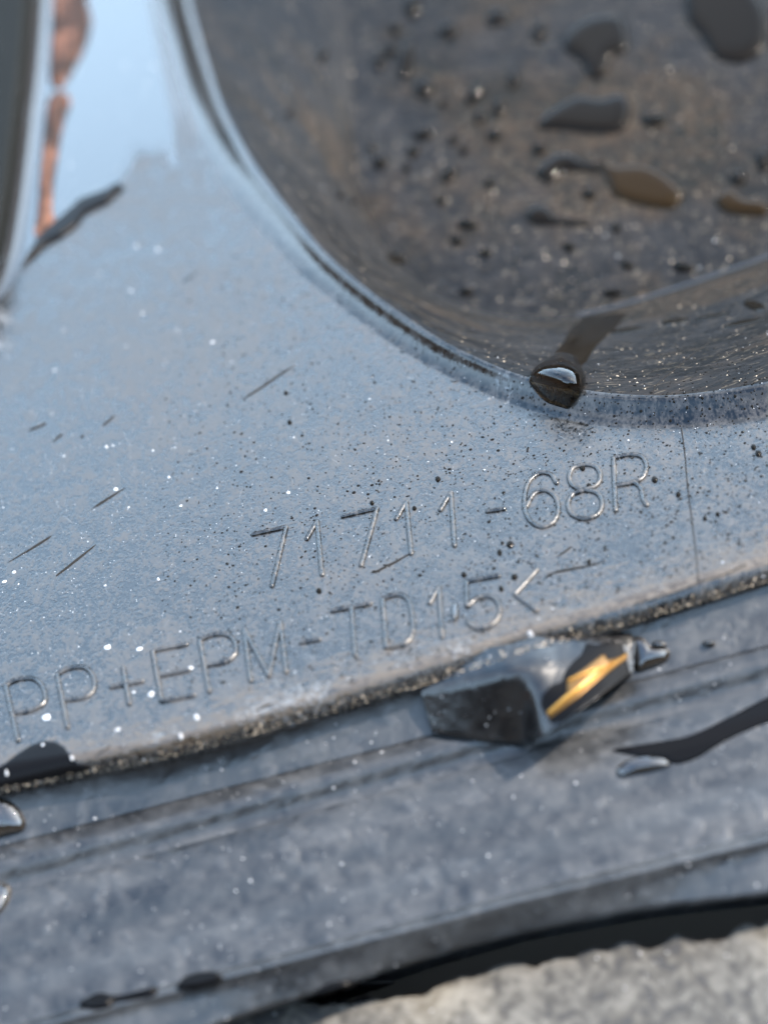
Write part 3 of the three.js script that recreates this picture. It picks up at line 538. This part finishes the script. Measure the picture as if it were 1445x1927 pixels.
const IN_RECESS = [['the large amber brown drop', 1215, 350], ['the wide dark drop in mid recess', 1095, 215], ['the glinting drop high in the recess', 1120, 85], ['the drop with a thin tail', 1040, 410], ['the biggest dark puddle in the recess', 1370, 50], ['the big drop on the rim', 1050, 715], ['the long drop high on the recess floor', 762, 112], ['the wet streak down the recess wall', 1130, 600], ['the flat amber drop', 1400, 385], ['the seam on the recess wall', 1270, 690], ['the left wall of the recess', 640, 330], ['the round drop on the recess floor', 796, 165]];
const ON_FACE = [['the letter R', 1185, 905], ['the figure 6', 1018, 943], ['the first letter P', 40, 1330], ['the letter M', 500, 1220], ['the plus sign', 240, 1290], ['the letter T', 665, 1180], ['the first figure 7', 510, 1050], ['the blue puddle', 210, 180], ['the dark wet film on the edge', 90, 1430], ['the arrow mark', 985, 1120], ['the big drop on the rim', 1050, 715], ['the second figure 7', 690, 1010], ['the near edge of the blue puddle', 150, 420], ['the pale frayed patch at the left edge', 10, 600], ['the hairline seam', 1300, 950], ['the lug', 960, 1290]];
const smallDrops = [], streakList = [], dropletList = [], speckList = [], smearList = [];
for (const [x, y, a, b, t] of small) smallDrops.push({ x, y, what: (Math.max(a, b) < 9 ? 'tiny' : 'small') + (Math.max(a, b) / Math.min(a, b) > 1.6 ? ' long' : ' round') + ' dark drop', m: water('water_drop', ellipse(x, y, a, b, t), { hgt: 0.0009, radial: true, edge: Math.min(a, b), step: Math.max(1.2, Math.min(a, b) / 5) }, 'small dark water drop on the floor or wall of the recess', 'water drop', 'small drops in the recess', M.bead) });
told(smallDrops, IN_RECESS.filter((a) => !/long drop|round drop/.test(a[0])));
for (const [x, y, a, b, t] of [[1270, 605, 24, 6, -0.15], [1420, 575, 22, 9, 0.3], [1180, 622, 30, 5, -0.1], [1400, 608, 40, 5, -0.2], [1340, 596, 30, 4, -0.2]]) smearList.push({ x, y, what: 'short brown wet smear', m: water('water_streak', ellipse(x, y, a, b, t), { hgt: 0.0003, edge: b, step: 1.4 }, 'short brown wet smear on the near wall of the recess', 'water streak', 'smears on the near recess wall', M.bead) });
told(smearList, IN_RECESS.filter((a) => /streak|seam/.test(a[0])));
// dark dried streaks lying on the face
const streaks = [[20, 1056, 96, 1010, 6], [110, 1080, 178, 1028, 6], [160, 966, 240, 915, 5], [466, 746, 556, 686, 7], [60, 808, 92, 795, 7], [98, 832, 118, 816, 6], [150, 824, 160, 818, 6], [194, 800, 216, 783, 6], [178, 1424, 206, 1405, 5], [705, 1078, 772, 1042, 6], [1030, 1080, 1125, 1060, 6], [1050, 1046, 1078, 1028, 5], [345, 530, 372, 512, 4], [480, 1340, 510, 1323, 4]];
streaks.forEach(([x0, y0, x1, y1, w], i) => {
  const a = Math.atan2(y1 - y0, x1 - x0), l = Math.hypot(x1 - x0, y1 - y0) / 2;
  streakList.push({ x: (x0 + x1) / 2, y: (y0 + y1) / 2, what: l > 30 ? 'long thin dark streak' : 'short thin dark streak', m: water('dark_streak', ellipse((x0 + x1) / 2, (y0 + y1) / 2, l, w * 0.33, a, 40, 0.5), { hgt: 0.00015, edge: w * 0.33, step: 0.8 }, i < 9 || i > 11 ? 'thin dark slanting streak stuck on the panel face left of the part number' : 'thin dark slanting streak beside the raised figures', 'streak', i < 9 || i > 11 ? 'dark streaks left on the panel face' : 'dark streaks among the figures', M.stem) });
});
told(streakList, ON_FACE);
// droplets big enough to point at, on the right half of the face
for (const [x, y, r] of [[824, 902, 5], [700, 947, 4], [780, 957, 4], [1232, 903, 6], [1276, 931, 5], [1427, 854, 6], [1418, 842, 5], [1350, 968, 4], [1326, 976, 4], [960, 1025, 7], [1096, 882, 5], [1108, 915, 5], [1108, 1058, 4], [943, 1108, 5], [968, 1086, 6], [545, 795, 4], [538, 740, 4], [600, 1112, 5], [940, 1040, 5], [873, 1082, 5]]) dropletList.push({ x, y, what: 'tiny clear droplet', m: water('droplet', ellipse(x, y, r, r, 0, 16), { hgt: 0.0004, edge: r, step: 0.8 }, 'tiny round clear droplet standing on the panel face', 'water drop', 'droplets on the panel face', M.bead) });
told(dropletList, ON_FACE);
// round white specks
const speckGeo = new THREE.SphereGeometry(1, 12, 8); speckGeo.scale(1, 0.35, 1);
const speckGeos = [0, 1, 2, 3, 4].map((k) => { const g = mergeVertices(new THREE.SphereGeometry(1, 14, 8).deleteAttribute('uv').deleteAttribute('normal')), P = g.attributes.position; for (let i = 0; i < P.count; i++) { const x = P.getX(i), y = P.getY(i), z = P.getZ(i), w = 0.65 + 0.7 * vn(x * 1.6 + k * 7.3 + 20, z * 1.6 + y + 40); P.setXYZ(i, x * w, y * 0.35 * w, z * w); } g.computeVertexNormals(); return g; });
const specks = [[257, 463, 7], [297, 470, 7], [188, 514, 5], [290, 125, 8], [276, 157, 5], [132, 311, 5], [236, 122, 5], [145, 132, 5], [200, 841, 7], [218, 921, 7], [288, 848, 5], [26, 1077, 7], [8, 1095, 8], [198, 1102, 6], [298, 1090, 5], [340, 952, 5], [318, 898, 5], [203, 1218, 9], [262, 1222, 10], [285, 1306, 10], [88, 1350, 11], [370, 1350, 10], [358, 1258, 8], [81, 1402, 7], [135, 1427, 8], [13, 1454, 8], [222, 1373, 7], [340, 1386, 7], [998, 1194, 8], [500, 960, 7], [553, 823, 5], [730, 829, 4], [850, 832, 4], [103, 697, 6], [400, 644, 6], [268, 590, 5], [120, 621, 5], [247, 547, 5], [543, 927, 5]];
for (const [x, y, r] of specks) { const h = hit(x, y), m = mesh('white_speck', speckGeos[Math.floor(rnd() * 5)], rnd() < 0.5 ? M.white : M.railfleck); m.position.copy(h.p); m.scale.set(r * 0.00006 * rr(0.6, 1.1), r * 0.00005, r * 0.00006 * rr(0.6, 1.2)); m.quaternion.setFromUnitVectors(new THREE.Vector3(0, 1, 0), h.n); tag(m, 'round white dried speck on the panel face or the puddle', 'speck', 'white specks on the panel'); speckList.push({ x, y, what: r > 6 ? 'round white speck' : 'small white speck', m }); }
told(speckList, ON_FACE);
// what nobody could count
function scatter(name, label, mat, n, place, geo = speckGeo) {
  const m = new THREE.InstancedMesh(geo, mat, n), o = new THREE.Object3D(); let k = 0; m.name = name;
  for (let tries = 0; k < n && tries < n * 6; tries++) { const s = place(); if (!s) continue; const h = hit(s[0], s[1]); if (!h) continue; o.position.copy(h.p); o.quaternion.setFromUnitVectors(new THREE.Vector3(0, 1, 0), h.n); o.rotateY(rr(0, 6.28)); const r = s[2] * 0.00008; o.scale.set(r * rr(0.7, 1.4), r * (s[3] || 1), r * rr(0.7, 1.3)); o.updateMatrix(); m.setMatrixAt(k++, o.matrix); }
  m.count = k; m.castShadow = m.receiveShadow = true; m.instanceMatrix.needsUpdate = true; scene.add(m); return tag(m, label, undefined, undefined, 'stuff');
}
const onFace = (x, y) => y < lineAt(EDGE, x) - 4 && y > 60;
scatter('dust_flecks', 'fine white dust flecks strewn over the panel face', M.white, 2200, () => { const x = rr(0, 1445), y = rr(60, 1480); if (!onFace(x, y) || rnd() < x / 1800) return null; return [x, y, rnd() < 0.03 ? rr(1.4, 2.2) : rr(0.35, 1.05)]; });
scatter('rail_flecks', 'pale flecks of dust on the rail', M.railfleck, 380, () => { const x = rr(0, 1445), y = rr(1200, 1925); if (y < lineAt(EDGE, x) + 15) return null; return [x, y, rnd() < 0.15 ? rr(1.4, 2.6) : rr(0.6, 1.4)]; });
scatter('tiny_droplets', 'very fine dark droplets beaded over the panel face', M.bead, 4200, () => { const x = rr(300, 1445), y = rr(480, 1300); if (y > lineAt(FLATEND, x) || rnd() > 0.15 + x / 1500) return null; return [x, y, rnd() < 0.1 ? rr(2.2, 3.4) : rr(0.9, 2.2), 1.6]; });
M.grit = new THREE.MeshStandardMaterial({ color: new THREE.Color().setRGB(0.35, 0.28, 0.2), roughness: 0.3 });
scatter('recess_grit', 'fine pale grit clinging to the recess', M.grit, 900, () => { const x = rr(380, 1445), y = rr(0, 745); if (y > lineAt(BEAD.slice(2), x) - 6) return null; if (rnd() > 0.15 + y / 650) return null; return [x, y, rnd() < 0.06 ? rr(2, 3.4) : rr(0.6, 1.7)]; });
scatter('edge_grit', 'sparkling grit caught along the lower edge of the panel', M.grit, 700, () => { const x = rr(0, 1445), y = lineAt(EDGE, x) - 2 - rr(0, 1) * rr(0, 22); return [x, y, rnd() < 0.1 ? rr(1.4, 2.2) : rr(0.5, 1.3), 1.5]; });
scatter('edge_dirt', 'dark crumbs caught along the lower edge of the panel', M.stem, 900, () => { const x = rr(0, 1445), y = lineAt(EDGE, x) - 1 - rr(0, 1) * rr(0, 34); return [x, y, rr(0.6, 2.2), 1.2]; });
renderer.render(scene, camera);
